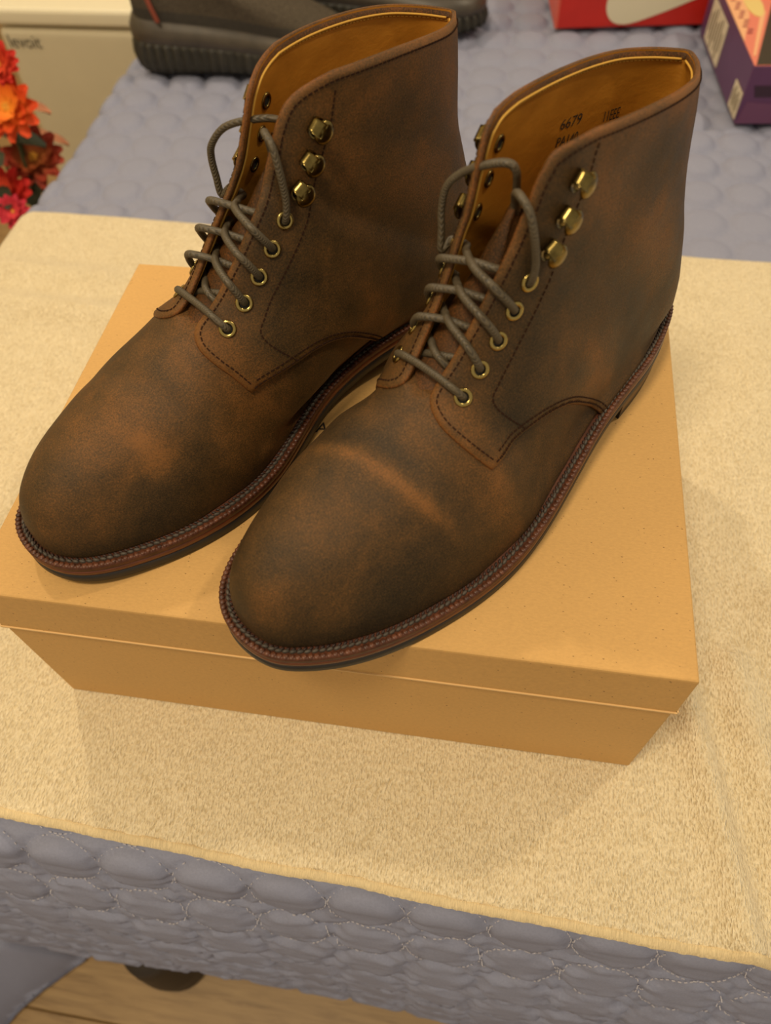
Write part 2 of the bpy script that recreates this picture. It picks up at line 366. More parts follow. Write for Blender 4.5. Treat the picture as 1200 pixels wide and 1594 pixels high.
def quarter_outline(side):
    tip = .385 if side > 0 else .440
    e = catmull(EDGE+[(.396, tip)], 5)
    sm = catmull([(.396, tip), (.43, .428 if side > 0 else .438), (.472, .462), (.517, .515), (.548, .583), (.562, .67), (.569, .80), (.568, 1.0)], 6)
    rim = np.stack([np.ones(30), np.linspace(1, .30, 31)[:-1]], 1)
    bot = np.stack([np.linspace(.568, 1, 50)[1:-1], np.ones(48)], 1)
    return rim, e, sm, bot
PULL = {'B': [(.055, .2, .03, .25, .16), (.22, .1, .05, .35, -.10), (.82, .56, .05, .16, .24), (.90, .42, .05, .16, .10), (.47, .38, .04, .12, -.10), (.33, .35, .03, .2, -.03), (.62, .55, .06, .25, .05), (.99, .5, .03, .4, .12), (.17, .75, .06, .2, -.14), (.07, .8, .05, .3, -.12)],
        'A': [(.11, .6, .04, .3, .12), (.20, -.12, .03, .12, -.03), (.22, -.33, .025, .14, .15), (.30, -.2, .03, .2, -.08), (.83, -.53, .06, .18, .14), (.95, -.6, .04, .3, .12), (.05, -.3, .04, .35, .05), (.17, -.7, .06, .2, -.14), (.07, -.85, .05, .2, -.12), (.6, -.55, .08, .25, -.02)]}
def pull(uv, b):
    u, v = uv[:, 0], uv[:, 1]; r = np.full(len(u), .05 if b == 'A' else .0)
    for (a, c, su, sv, k) in PULL[b]: r += k*np.exp(-((u-a)/su)**2-((v-c)/sv)**2)
    if b == 'B':   # the rubbed roll across the vamp and the darker hollow behind it
        d = u-(.262+.075*v); r += .22*np.exp(-(d/.013)**2)*np.exp(-((v-.12)/.36)**4)-.13*np.exp(-((d-.035)/.018)**2)*np.exp(-((v-.05)/.3)**2)
    return r
def crease(uv, b):
    u, v = uv[:, 0], uv[:, 1]
    if b == 'B':
        d = u-(.262+.075*v); return .8*np.exp(-(d/.017)**2)*np.exp(-((v-.1)/.4)**4)-1.0*np.exp(-((d-.04)/.022)**2)*np.exp(-((v-.05)/.35)**2)
    d = u-(.27-.08*v); return -1.0*np.exp(-(d/.02)**2)*np.exp(-((v+.1)/.4)**2)+.6*np.exp(-((d+.035)/.02)**2)*np.exp(-((v+.1)/.4)**2)

def build_boot(b, pose, label):
    BOOT[0] = b; sg = 1.0 if b == 'B' else -1.0; near = 1 if b == 'B' else -1
    flip = np.array([1, sg, 1.0])*mm
    fin = lambda X: np.asarray(X)*flip
    root = empty('boot', (pose[1], pose[2], TOP), pose[0]); tag(root, label, 'boot', 'pair of brown lace-up boots on the box')
    # --- vamp
    nu, nv = 110, 121
    uu = np.concatenate([np.linspace(.0012, .06, 26)[:-1], np.linspace(.06, .60, nu-25)]); vv = np.linspace(-1, 1, nv)
    U, V = np.meshgrid(uu, vv, indexing='ij'); uv = np.stack([U.ravel(), V.ravel()], 1)
    X, n = P3(uv); X = X+n*crease(uv, b)[:, None]
    # the part of the vamp that runs on under the quarters sinks below them
    X -= n*np.clip((uv[:, 0]-.42)/.05, 0, 1)[:, None]*1.2
    keep = grid_faces(nu, nv)
    # open throat: the vamp dips under the root of the tongue
    X -= n*(10*np.clip((uv[:, 0]-.388-.22*np.abs(uv[:, 1]))/.06, 0, 1)*np.clip((.36-np.abs(uv[:, 1]))/.10, 0, 1))[:, None]
    keep = [f for f in keep if not (uv[f[0], 0] > .50 and abs(uv[f[0], 1]) < .30)]
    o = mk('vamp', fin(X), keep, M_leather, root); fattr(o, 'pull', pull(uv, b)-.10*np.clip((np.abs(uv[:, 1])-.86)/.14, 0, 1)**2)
    # --- tongue
    tu = np.linspace(.375, .80 if b == 'B' else .86, 40); tv = np.linspace(-1, 1, 25); TU, TV = np.meshgrid(tu, tv, indexing='ij')
    hw = .14+.26*np.clip((TU-.375)/.4, 0, 1)
    tuv = np.stack([TU.ravel(), (TV*hw).ravel()], 1); f_ = np.clip((tuv[:, 0]-.40)/.40, 0, 1)
    off = -.8-2.2*np.clip((tuv[:, 0]-.375)/.03, 0, 1)-f_**1.3*(13 if b == 'B' else 9)-.5*np.sin(tuv[:, 0]*40)*f_
    A, n = P3(tuv, off); B2 = A-n*2.2; nT = len(A)
    F = grid_faces(40, 25)+[tuple(i+nT for i in f[::-1]) for f in grid_faces(40, 25)]
    ring = [j for j in range(25)]+[i*25+24 for i in range(1, 40)]+[39*25+j for j in range(23, -1, -1)]+[i*25 for i in range(38, 0, -1)]
    F += [(ring[k], ring[(k+1) % len(ring)], ring[(k+1) % len(ring)]+nT, ring[k]+nT) for k in range(len(ring))]
    o = mk('tongue', fin(np.concatenate([A, B2])), F, M_tongue, root)
    # --- quarters with lining
    sb = MB(); gold = MB()
    for side in (1, -1):
        rim, ed, sm, bot = quarter_outline(side)
        loop = np.concatenate([rim, ed, sm[1:], bot]); nb = len(loop); sc = np.array([330., 130.])
        gu, gv = np.meshgrid(np.arange(.38, 1, .0105), np.arange(.06, 1, .021), indexing='ij'); pts = np.stack([gu.ravel(), gv.ravel()], 1)
        pts[:, 1] += .0105*(np.round((pts[:, 0]-.38)/.0105) % 2)
        # keep interior points clear of the outline
        a = loop*sc; c = pts*sc; d2 = ((c[:, None]-a[None])**2).sum(2).min(1)
        x, y = pts[:, 0], pts[:, 1]; ins = np.zeros(len(pts), bool)
        for k in range(nb):
            (x0, y0), (x1, y1) = loop[k], loop[(k+1) % nb]
            cr = ((y0 > y) != (y1 > y)); ins ^= cr & (x < (x1-x0)*(y-y0)/np.where(y1 == y0, 1e-9, y1-y0)+x0)
        pts = pts[ins & (d2 > 1.5**2)]
        allp = np.concatenate([loop, pts])
        rv, _, rf, ov, _, _ = delaunay_2d_cdt([Vector(q) for q in allp*sc], [(k, (k+1) % nb) for k in range(nb)], [], 1, 1e-4)
        quv = np.array([tuple(q) for q in rv])/sc; quv[:, 1] = np.clip(quv[:, 1], 0, 1)*side; quv[:, 0] = np.clip(quv[:, 0], 0, 1)
        where = {}
        for k, lst in enumerate(ov):
            for q in lst: where[q] = k
        bi = [where[k] for k in range(nb)]; isb = np.zeros(len(quv), bool); isb[bi[:nb-len(bot)]] = True
        X, n = P3(quv, np.where(isb, 1.0, 1.75)); lin = P3(quv, -1.2)[0]
        luv = loop*[1, side]; ro = P3(inset_uv(luv, -.55, left=(side > 0)), .2)[0]; ri = P3(luv, -1.0)[0]
        i3 = inset_uv(luv, 3.0, left=(side > 0)); i3[:, 1] = np.where(np.abs(i3[:, 1]) > .985, side, i3[:, 1]); rk = P3(i3, -1.75)[0]
        # outside is to the left of travel on one side; check with the centroid
        cen = X.mean(0)
        if np.linalg.norm(rk[40]-cen) > np.linalg.norm(P3(luv)[0][40]-cen):
            ro = P3(inset_uv(luv, .55, left=(side > 0)), .2)[0]; i3 = inset_uv(luv, -3.0, left=(side > 0)); rk = P3(i3, -1.75)[0]; inl = not (side > 0)
        else: inl = side > 0
        Vq = np.concatenate([X, ro, ri, rk]); m0 = len(X); Fq = [tuple(f) for f in rf]; mi = [0]*len(Fq); ne = nb-len(bot)
        for k in range(ne-1):
            Fq += [(bi[k], bi[k+1], m0+k+1, m0+k), (m0+k, m0+k+1, m0+nb+k+1, m0+nb+k)]; mi += [1, 1]
            if k < len(rim)+len(ed)-12: Fq.append((m0+nb+k, m0+nb+k+1, m0+2*nb+k+1, m0+2*nb+k)); mi.append(1)
        o = mk('quarter', fin(Vq), Fq, [M_leather, M_edge], root, True, mi)
        pv = pull(quv, b); dist = np.sqrt((((quv*[1, side]*sc)[:, None]-a[None, :ne])**2).sum(2).min(1)); pv += .13*np.exp(-(dist/3.0)**2)
        fattr(o, 'pull', np.concatenate([pv, np.zeros(3*nb)]))
        l = mk('lining', fin(lin), [tuple(f) for f in rf], M_lining, root)
        # stitch rows
        re = np.concatenate([rim, ed])*[1, side]
        stitches(sb, inset_uv(re, 3.1, inl)[2:-2], fin=fin)
        sl = inset_uv(sm*[1, side], 1.7, inl); stitches(sb, sl[2:-1], fin=fin); stitches(sb, inset_uv(sm*[1, side], 4.6, inl)[4:-2], fin=fin)
        st = catmull([(.480, .452), (.474, .38), (.472, .32), (.480, .285), (.505, .278), (.56, .272), (.65, .262), (.71, .253), (.775, .246), (.85, .268), (.915, .296), (.965, .306)], 6)*[1, side]
        stitches(sb, st, fin=fin)
        # yellow thread along the inside of the rim and facing
        g = inset_uv(re[2:-26], 3.3, inl); tv_, tf_ = tube_arrays(fin(P3(g, -2.0)[0]), .55*mm, 6); gold.add(tv_, tf_)
        g = resample(inset_uv(re[2:-26], 4.6, inl), 2.4); X5, n5 = P3(g, -1.35); T5 = np.gradient(X5, axis=0); T5 /= np.linalg.norm(T5, axis=1)[:, None]
        for k in range(len(X5)): gold.box(fin(X5[k]), fin(T5[k]*.8), fin(np.cross(n5[k], T5[k])*.25), fin(n5[k]*.25))
        # eyelets, hooks
        for (eu, ev) in EYE:
            q = np.array([[eu, ev*side]]); c, n = P3(q, 1.75); Su, Sv = jac(q); t1 = Su[0]/np.linalg.norm(Su[0]); t2 = np.cross(n[0], t1)
            e = MB(); R, r = 3.25, 1.0; nr, ns = 24, 8; Vt = []
            for i in range(nr):
                ca, sa = math.cos(2*math.pi*i/nr), math.sin(2*math.pi*i/nr); d = ca*t1+sa*t2
                for j in range(ns):
                    ph = 2*math.pi*j/ns; Vt.append(fin(c[0]+d*(R+r*math.cos(ph))+n[0]*(.25+.75*r*math.sin(ph))))
            e.add(Vt, grid_faces(nr+1, ns, True) if False else [(i*ns+j, i*ns+(j+1) % ns, ((i+1) % nr)*ns+(j+1) % ns, ((i+1) % nr)*ns+j) for i in range(nr) for j in range(ns)])
            e.add([fin(c[0]+n[0]*.12)]+[fin(c[0]+n[0]*.12+2.7*(math.cos(a_)*t1+math.sin(a_)*t2)) for a_ in np.linspace(0, 2*math.pi, 17)[:-1]], [(0, k+1, (k+1) % 16+1) for k in range(16)], 1)  # black disc in place of an open, shaded hole
            e.build('eyelet', [M_brass2, M_hole_shade], root)
        for (hu, hv) in HOOK:
            q = np.array([[hu, hv*side]]); c, n = P3(q, 1.6); Su, Sv = jac(q); t1 = -Su[0]/np.linalg.norm(Su[0]); t2 = Sv[0]*side/np.linalg.norm(Sv[0])
            n = n[0]; a_ = t2*.88+t1*.47; a_ -= n*np.dot(a_, n); a_ /= np.linalg.norm(a_); w_ = np.cross(n, a_)
            prof = catmull([(3.4, .5, .4), (2.4, .6, 3.2), (0, .6, 4.4), (-2.6, .7, 3.9), (-4.4, 1.5, 3.0), (-5.2, 3.1, 2.8), (-4.6, 4.8, 2.9), (-2.6, 6.0, 3.2), (-.4, 6.2, 3.0)], 4)
            ac = 7; g = np.array([[c[0]+a_*pa+n*ph+w_*((-1+2*k/(ac-1))*pw) for k in range(ac)] for (pa, ph, pw) in prof]); nP = len(prof)
            d1 = np.gradient(g, axis=0); d2 = np.gradient(g, axis=1); nn = np.cross(d1, d2); nn /= np.linalg.norm(nn, axis=2)[..., None]+1e-9
            Vh = g.reshape(-1, 3); Vb = (g+nn*.7).reshape(-1, 3); m_ = len(Vh); Fh = grid_faces(nP, ac)+[tuple(i+m_ for i in f[::-1]) for f in grid_faces(nP, ac)]
            rg = [j for j in range(ac)]+[i*ac+ac-1 for i in range(1, nP)]+[(nP-1)*ac+j for j in range(ac-2, -1, -1)]+[i*ac for i in range(nP-2, 0, -1)]
            Fh += [(rg[k], rg[(k+1) % len(rg)], rg[(k+1) % len(rg)]+m_, rg[k]+m_) for k in range(len(rg))]
            # rounded cap
            cp = []; nr_ = 20; cc = c[0]+a_*.9+n*5.2
            for (rr, hh) in ((.01, 1.75), (2.0, 1.6), (3.6, 1.15), (4.8, .4), (5.3, -.35), (5.15, -.75), (4.4, -.3), (2.5, .55), (.01, .85)):
                cp += [cc+a_*rr*math.cos(t)*.98+w_*rr*math.sin(t)+n*(hh-.10*rr*math.cos(t)) for t in np.linspace(0, 2*math.pi, nr_+1)[:-1]]
            nb2 = len(Vh)*2; Vb = np.concatenate([Vb, np.array(cp)]); Fh += [tuple(i+nb2 for i in f) for f in grid_faces(9, nr_, True)]
            mk('speed_hook', fin(np.concatenate([Vh, Vb])), Fh, M_brass, root)
            # rivet ring on the inside of the facing
            c2, n2 = P3(q, -1.5); Vt = []; t2b = np.cross(n2[0], t1)
            for i in range(20):
                d = math.cos(2*math.pi*i/20)*t1+math.sin(2*math.pi*i/20)*t2b
                for j in range(6): Vt.append(c2[0]+d*(2.9+.9*math.cos(j*math.pi/3))+n2[0]*(.6*math.sin(j*math.pi/3)))
            mr = MB(); mr.add(fin(np.array(Vt)), [(i*6+j, i*6+(j+1) % 6, ((i+1) % 20)*6+(j+1) % 6, ((i+1) % 20)*6+j) for i in range(20) for j in range(6)])
            mr.add([fin(c2[0])]+[fin(c2[0]+2.6*(math.cos(a2)*t1+math.sin(a2)*t2b)) for a2 in np.linspace(0, 2*math.pi, 13)[:-1]], [(0, k+1, (k+1) % 12+1) for k in range(12)], 1)
            mr.build('hook_rivet', [M_brass, M_hole_shade], root)
    tag(sb.build('seam_stitching', M_thread, root, False), kind='stuff')
    tag(gold.build('rim_thread', M_gold_thread, root), kind='stuff', label='yellow thread sewn along the inside of the rim')
    # --- laces
    pt = lambda u, v, off: P3([[u, v]], off)[0][0]
    lift = 1.0 if b == 'B' else 3.0
    def strand(i, s):
        (u0, v0), (u1, v1) = EYE[i], EYE[i+1]; z0 = 2.2 if s == near else -2.2
        return [pt(u0, s*v0, -2), pt(u0+.002, s*(v0-.004), 2.4), pt(u0+.014, s*v0*.72, 3.8+lift*.7), pt(u0+.026, s*.095, 3.4+lift), pt((u0+u1)/2+.008, s*.02, z0), pt(u1-.014, -s*.085, -4.2), pt(u1-.004, -s*.15, -4.5), pt(u1, -s*v1, -3.4)]
    lace = []
    (u0, v0) = EYE[0]
    bar = [pt(u0, v0, -3), pt(u0, v0-.004, 2.4), pt(u0+.002, .11, 4.0), pt(u0+.002, .05, 2.6), pt(u0+.002, -.05, 2.6), pt(u0+.002, -.11, 4.0), pt(u0, -v0+.004, 2.4), pt(u0, -v0, -3)]
    lace.append(bar)
    for s in (1, -1):
        path = []; cur = s
        path = [pt(u0, cur*v0, -2), pt(u0+.006, cur*(v0-.03), -4.5), pt(u0+.02, cur*.09, -4.2), pt(u0+.032, 0, -1.5 if cur == near else -4.0), pt(EYE[1][0]-.012, -cur*.09, -4.4), pt(EYE[1][0]-.003, -cur*.15, -4.5), pt(EYE[1][0], -cur*EYE[1][1], -3.4)]; cur = -cur
        for i in range(1, 4): path += strand(i, cur)[1:]; cur = -cur
        lace.append((path, cur))
    ue, ve = EYE[4]; Lp = MB()
    def put(path): tv_, tf_ = tube_arrays(fin(catmull(path, 6)), 1.8*mm, 10, .88); Lp.add(tv_, tf_)
    put(bar)
    for path, cur in lace[1:]:
        if cur == near:
            k = .02 if b == 'A' else 0
            path = path+[pt(ue, cur*ve, 2.4), pt(.735, cur*.165, 5.0), pt(.785+k, cur*.130, 6.2), pt(.832+k, cur*.105, 4.6), pt(.852+k, cur*.075, .5), pt(.838+k, cur*.05, -7), pt(.80, cur*.03, -15), pt(.74, cur*.02, -22)]
        else:
            if b == 'B': lp = [(163, -24, 126), (161, -26, 134), (159, -28, 143), (157, -27, 152), (154, -21, 159), (152, -11, 165), (149, -4, 167), (147, -1, 164), (144, -2, 154), (141, -2, 136)]
            else: lp = [(154, 21, 122), (153.5, 23, 130), (153, 24, 139), (152, 22, 146), (147, 17, 153), (140, 8, 156.5), (132, -3, 157.5), (126, -8, 150), (122, -8, 135)]
            path = path+[pt(ue, cur*ve, 3.2)]+[np.array(q, float) for q in lp]
        put(path)
    Lp.build('lace', M_lace, root)
    # --- handwriting inside the near-camera boot
    if b == 'B':
        ink = MB()
        for body, (ua, va), (ub, vb), size, shear in (('6679', (.916, -.498), (.926, -.585), 6.4, .25), ('11EEE', (.929, -.665), (.938, -.735), 5.6, .25), ('PA140', (.892, -.490), (.903, -.575), 6.4, .25)):
            TV_, TF_ = text_mesh(body, size, shear); wd = TV_[:, 0].max()
            f_ = TV_[:, 0]/wd; q = np.stack([ua+(ub-ua)*f_+TV_[:, 1]*.0030, va+(vb-va)*f_], 1)
            ink.add(fin(P3(q, -1.45)[0]), TF_)
        ink.build('size_handwriting', M_ink, root)
    # --- sole unit
    def ring(off, dz):
        lp = inset_loop(off); return np.concatenate([lp, (zw(lp[:, 0])+dz)[:, None]], 1)
    def band(name, rings, mat, close_bottom=False, close_top=False):
        n = len(rings[0]); V = np.concatenate(rings); F = grid_faces(len(rings), n, True)
        nl = 160
        for (yes, base) in ((close_top, 0), (close_bottom, (len(rings)-1)*n)):
            if yes:
                for i in range(nl-1):
                    a0, a1 = i, i+1; b0, b1 = (2*nl-2-i) % n, (2*nl-2-i-1) % n
                    fc = [base+a0, base+a1, base+b1, base+b0]; fc = list(dict.fromkeys(fc))
                    if len(fc) > 2: F.append(tuple(fc))
        return mk(name, fin(V), F, mat, root)
    fo = lambda x: feath_off(x)+2.2
    fo2 = lambda x: np.minimum(feath_off(x)-2.0, 4.3)
    band('welt', [ring(fo, -.6), ring(lambda x: feath_off(x)-1.6, -.6), ring(2.4, -.5), ring(1.9, .1), ring(.7, .1), ring(.1, -.6), ring(0, -1.6), ring(.15, -3.7), ring(.6, -3.9), ring(6, -3.9)], M_welt)
    band('midsole', [ring(6, -3.9), ring(.65, -3.95), ring(.2, -4.3), ring(.05, -5.8), ring(.2, -7.4), ring(.6, -7.7), ring(6, -7.7)], M_midsole, True, True)
    band('outsole', [ring(6, -7.7), ring(.6, -7.75), ring(.1, -8.1), ring(.0, -13.2), ring(.8, -14), ring(6, -14)], M_outsole, True)
    # heel: leather stack and rubber top piece
    def heel(name, o0, zt, zb, mat, o1):
        lp = inset_loop(o0); lq = inset_loop(o1); brk = 82.0
        idx = [k for k in range(len(lp)) if lp[k, 0] < brk]; idx.sort(key=lambda k: -k if k >= 160 else 0)
        lat = [k for k in range(160) if lp[k, 0] < brk][::-1]; med = [k for k in range(160, len(lp)) if lp[k, 0] < brk][::-1]
        order = lat+med
        T_ = [(lp[k, 0], lp[k, 1], zt(lp[k, 0])) for k in order]; B_ = [(lq[k, 0], lq[k, 1], zb) for k in order]; n = len(order)
        V = np.array(T_+B_, float); F = [(k, (k+1) % n, (k+1) % n+n, k+n) for k in range(n)]+[tuple(range(n)), tuple(range(2*n-1, n-1, -1))]
        return mk(name, fin(V), F, mat, root, False)
    heel('heel_stack', .6, lambda x: float(zw(x)[0])-13.9, 5.5, M_heel, .9)
    heel('heel_top_piece', .9, lambda x: 5.6, 0.0, M_outsole, 1.1)
    # welt stitches and wheeling
    ws = MB(); wh = MB(); rb = MB()
    def along(off, dz, pitch):
        lp = ring(off, dz); lp = np.concatenate([lp, lp[:1]]); d = np.concatenate([[0], np.cumsum(np.linalg.norm(np.diff(lp, axis=0), axis=1))]); s = np.arange(0, d[-1], pitch)
        X = np.stack([np.interp(s, d, lp[:, k]) for k in range(3)], 1); T = np.roll(X, -1, 0)-np.roll(X, 1, 0); T /= np.linalg.norm(T, axis=1)[:, None]; return X, T
    up = np.array([0, 0, 1.0])
    X, T = along(1.45, .05, 2.8)
    for k in range(len(X)):
        s_ = np.cross(up, T[k]); j = 1+.18*rng.standard_normal(); wh.pill(fin(X[k]), fin(T[k]*1.36), fin(s_*1.55), fin(up*.70*j))
    X, T = along(fo2, -.25, 3.3)
    for k in range(len(X)):
        s_ = np.cross(up, T[k]); t_ = T[k]*.95+s_*.28; ws.pill(fin(X[k]), fin(t_*1.85), fin(np.cross(up, t_)*1.0), fin(up*1.05))
    X, T = along(lambda x: feath_off(x)-1.0, -.2, 2.6)
    for k in range(len(X)):
        s_ = np.cross(up, T[k]); rb.pill(fin(X[k]), fin(T[k]*1.1+s_*.5), fin(s_*.8), fin(up*.8))
    tag(rb.build('storm_rib', M_rib, root), kind='stuff')
    tag(wh.build('welt_wheeling', M_wheel, root), kind='stuff'); tag(ws.build('welt_stitching', M_wstitch, root), kind='stuff', label='grey brown lockstitch running round the welt')
    return root
POSE_B = (4.068549, 0.163076, 0.243928); POSE_A = (4.076278, 0.045099, 0.276723)
# ------------------------------------------------------------------ the room
def planks():
    m, t, n, b, L_ = nt('pale_oak_floor'); g = noise(t, 26, 5, .65, objco(t, (.5, 6, 1)), .8)
    r = ramp(t, g.outputs[0], [(.25, (.20, .115, .042)), (.5, (.34, .21, .085)), (.75, (.42, .27, .115))]); L_.new(r.outputs[0], b.inputs['Base Color']); b.inputs['Roughness'].default_value = .5
    bump(t, b, g.outputs[0], .15, .001); return m
M_floor = planks(); M_wall = plain('cream_wall_paint', (.62, .54, .38), .9, 0, 30, .04)
fl = rbox('floor', -1.6, 1.6, -1.6, 2.2, -.05, -.012, plain('floor_underlay', (.10, .07, .035), .9), None, 0); tag(fl, kind='structure', label='pale wood plank floor under the bed')
pm = None
for j in range(19):
    for i in range(3):
        x0 = -1.6+i*1.2-(.47*(j % 3)); x1 = x0+1.1985; y0 = -1.6+j*.2
        if x1 < -1.55 or x0 > 1.6: continue
        if pm is None:
            o = rbox('floor_plank', 0, 1.1985, 0, .1992, -.012, 0, M_floor, fl, .0012, 1); pm = o.data
        else: o = link(bpy.data.objects.new('floor_plank', pm), fl)
        o.location = (x0, y0, 0)
tag(rbox('wall_back', -1.7, 1.7, 2.2, 2.3, 0, 2.5, M_wall, None, 0), kind='structure', label='plain cream wall behind the bed')
tag(rbox('wall_left', -1.75, -1.6, -1.6, 2.2, 0, 2.5, M_wall, None, 0), kind='structure', label='plain cream wall left of the bed')

# ------------------------------------------------------------------ bed and quilt
bed = empty('bed', (0, 0, 0)); tag(bed, 'bed on short dark round legs beneath the quilt', 'bed')
rbox('mattress', -.415, 1.15, -.055, 1.75, .24, BED-.015, plain('mattress_ticking', (.5, .48, .44), .9), bed, .02, 3)
rbox('bed_base', -.40, 1.13, -.04, 1.73, .13, .24, plain('bed_base_fabric', (.06, .05, .045), .9), bed, .005)
M_leg = plain('dark_stained_leg', (.030, .019, .010), .6)
for (x, y) in ((-.205, -.128), (.95, -.02), (-.33, 1.6), (.95, 1.6)):
    m = MB(); V = []
    prof = [(.0, 0), (.030, 0), (.034, .006), (.034, .05), (.028, .11), (.024, .135), (0, .135)]
    for (r, z) in prof: V += [(x+r*math.cos(a), y+r*math.sin(a), z) for a in np.linspace(0, 2*math.pi, 25)[:-1]]
    m.add(V, grid_faces(len(prof), 24, True)); m.build('leg', M_leg, bed)
PIT = .0485; QX0 = -.405; QY0 = .568; QR = .0236
nA, nB_, nC_ = lattice_noise(1), lattice_noise(2), lattice_noise(3)
YE = -.070; RC = .026           # where the top starts to roll over the front edge, roll radius
SA = RC*math.pi/2
def q_base(a, s):
    """a: across the bed (m), s: distance from the back towards the front, continuing down the front; s=0 at y=0"""
    y = -s; over = np.clip(s+YE, 0, None); th = np.clip(over/RC, 0, math.pi/2); dn = np.clip(over-SA, 0, None)
    Y = np.where(over > 0, YE-RC*np.sin(th), y); Z = -RC*(1-np.cos(th))
    Y = Y-dn*.155-.012*np.sin(np.clip(dn/.30, 0, 1)*math.pi)+.010*nA(a*9, dn*5)*np.clip(dn/.1, 0, 1); Z = Z-dn*.985
    left = np.clip(-.432-a, 0, None); r2 = .024; t2 = np.clip(left/r2, 0, math.pi/2); d2 = np.clip(left-r2*math.pi/2, 0, None)
    X = np.where(left > 0, -.432-r2*np.sin(t2)-d2*.01, a); Z = Z-r2*(1-np.cos(t2))-d2
    Z = Z+.004*nB_(a*7+3, s*7)*(over <= 0)
    return np.stack([X, Y, BED+Z], -1)
def q_puff(a, s):
    ca = (a-QX0)/PIT; cs = (-s-QY0)/PIT; fa = ca-np.round(ca); fs = cs-np.round(cs); r = np.hypot(fa, fs)*PIT/QR
    ins = np.clip(1-r*r, 0, 1)**.5; h = np.where(r < 1, .0072*np.clip(1-r**4, 0, 1)**.6, .0030*np.clip((r-1)/.22, 0, 1)**.7)
    side = np.clip((s+YE-SA*.5)/.05, 0, 1)
    under = np.clip((s+.50)/.03, 0, 1)*np.clip((.06-s)/.03, 0, 1); h = h*(1-.65*under)*(1-.55*side)
    idx = np.round(ca)*7.3+np.round(cs)*3.1
    h = h*(1+.35*np.sin(idx*1.7))+(.0007+.0040*side)*(nA(a*75+idx, s*190)+.6*nB_(a*190, s*380+idx))*np.clip(r*1.15, .12, 1)**2
    return h-.003
def q_pos(a, s, extra=0.0):
    e = .003; P0 = q_base(a, s); du = q_base(a+e, s)-q_base(a-e, s); dv = q_base(a, s+e)-q_base(a, s-e)
    n = np.cross(dv, du); n /= np.linalg.norm(n, axis=-1)[..., None]+1e-12; return P0+n*(q_puff(a, s)+extra)[..., None], n
aa = np.concatenate([np.arange(-.66, .50, .0034), np.arange(.50, 1.25, .012)]); ss = np.concatenate([np.arange(-1.80, -1.15, .012), np.arange(-1.15, -.25, .0042), np.arange(-.25, .06, .006), np.arange(.06, .405, .0026)])
Aq, Sq = np.meshgrid(aa, ss, indexing='ij'); Pq, _ = q_pos(Aq, Sq)
if np.mean(np.cross(Pq[1, 0]-Pq[0, 0], Pq[0, 1]-Pq[0, 0])[2]) > 0: pass
quilt = mk('quilt', Pq.reshape(-1, 3), grid_faces(len(aa), len(ss), flip=True), M_quilt); tag(quilt, 'blue-grey quilt with stitched circles covering the bed', 'quilt')
qs = MB()
for i in range(4, 20):
    for j in range(-15, -10):
        cx, cs_ = QX0+i*PIT, -(QY0+j*PIT)
        n_ = 44
        for k in range(n_):
            if random.random() < .1: continue
            t = 2*math.pi*k/n_; t2 = 2*math.pi*(k+.55)/n_; rr = QR*1.005
            q, nn = q_pos(np.array([cx+rr*math.cos(t), cx+rr*math.cos(t2)]), np.array([cs_+rr*math.sin(t), cs_+rr*math.sin(t2)]), .0013)
            d = (q[1]-q[0])/2; nz = nn[0]; b2 = np.cross(nz, d); b2 = b2/(np.linalg.norm(b2)+1e-12)
            qs.box((q[0]+q[1])/2, d, b2*.0003, nz*.0003)
tag(qs.build('quilting_stitches', M_qthread, quilt, False), kind='stuff')
# loose corner of the quilt trailing on the floor at the left
xx = np.linspace(-.75, -.225, 110); yy = np.linspace(-.42, -.10, 80); Xg, Yg = np.meshgrid(xx, yy, indexing='ij')
edge = -.315-.075*np.clip((-.15-Yg)/.08, 0, 2.2)**.8-.02*nB_(Yg*30, Yg*0+2)
dd = np.clip((edge-Xg)/.05, 0, 1); ca = Xg/PIT; cb = Yg/PIT; rr = np.hypot(ca-np.round(ca), cb-np.round(cb))*PIT/QR
Zg = .006+.10*dd**.6+.03*nA(Xg*14, Yg*14)*dd+.004*np.clip(1-rr**2, 0, 1)**.5+.003*nC_(Xg*150, Yg*150)
Xg2 = np.where(Xg > edge, edge+(Xg-edge)*.02, Xg)
mk('trailing_corner', np.stack([Xg2, Yg, Zg], -1).reshape(-1, 3), grid_faces(110, 80), M_quilt, quilt)

# ------------------------------------------------------------------ towel
def towel_z(x, y):
    z = TOWEL+.0022*nB_(x*9, y*9)+.0012*nA(x*30, y*30)
    inbox = np.clip(1-np.maximum(np.maximum(np.abs(x)-.185, 0)/.025, np.maximum(np.maximum(-.005-y, y-.268), 0)/.03), 0, 1)
    def ridge(p0, p1, w, h):
        d = np.array(p1)-np.array(p0); L2 = (d**2).sum(); t = np.clip(((x-p0[0])*d[0]+(y-p0[1])*d[1])/L2, 0, 1); dist = np.hypot(x-p0[0]-t*d[0], y-p0[1]-t*d[1]); return h*np.exp(-(dist/w)**2)
    r = ridge((.216, .050), (.240, -.09), .010, .010)-ridge((.230, .045), (.253, -.085), .007, .004)+ridge((.246, .075), (.272, -.06), .011, .009)+ridge((.285, .12), (.330, -.03), .020, .010)
    r += ridge((-.52, .365), (-.25, .352), .018, .011)+ridge((-.52, .420), (-.31, .405), .016, .008)+ridge((-.45, .20), (-.28, .16), .02, .003)+ridge((.30, .36), (.24, .20), .03, .003)
    z = z*(1-inbox)+TOWEL*inbox+r*(1-inbox)
    left = np.clip(-.430-x, 0, None); r2 = .032; t2 = np.clip(left/r2, 0, math.pi/2); return z-r2*(1-np.cos(t2))-np.clip(left-r2*math.pi/2, 0, None)
tx = np.arange(-.60, .78, .004); ty = np.linspace(0, 1, 155)
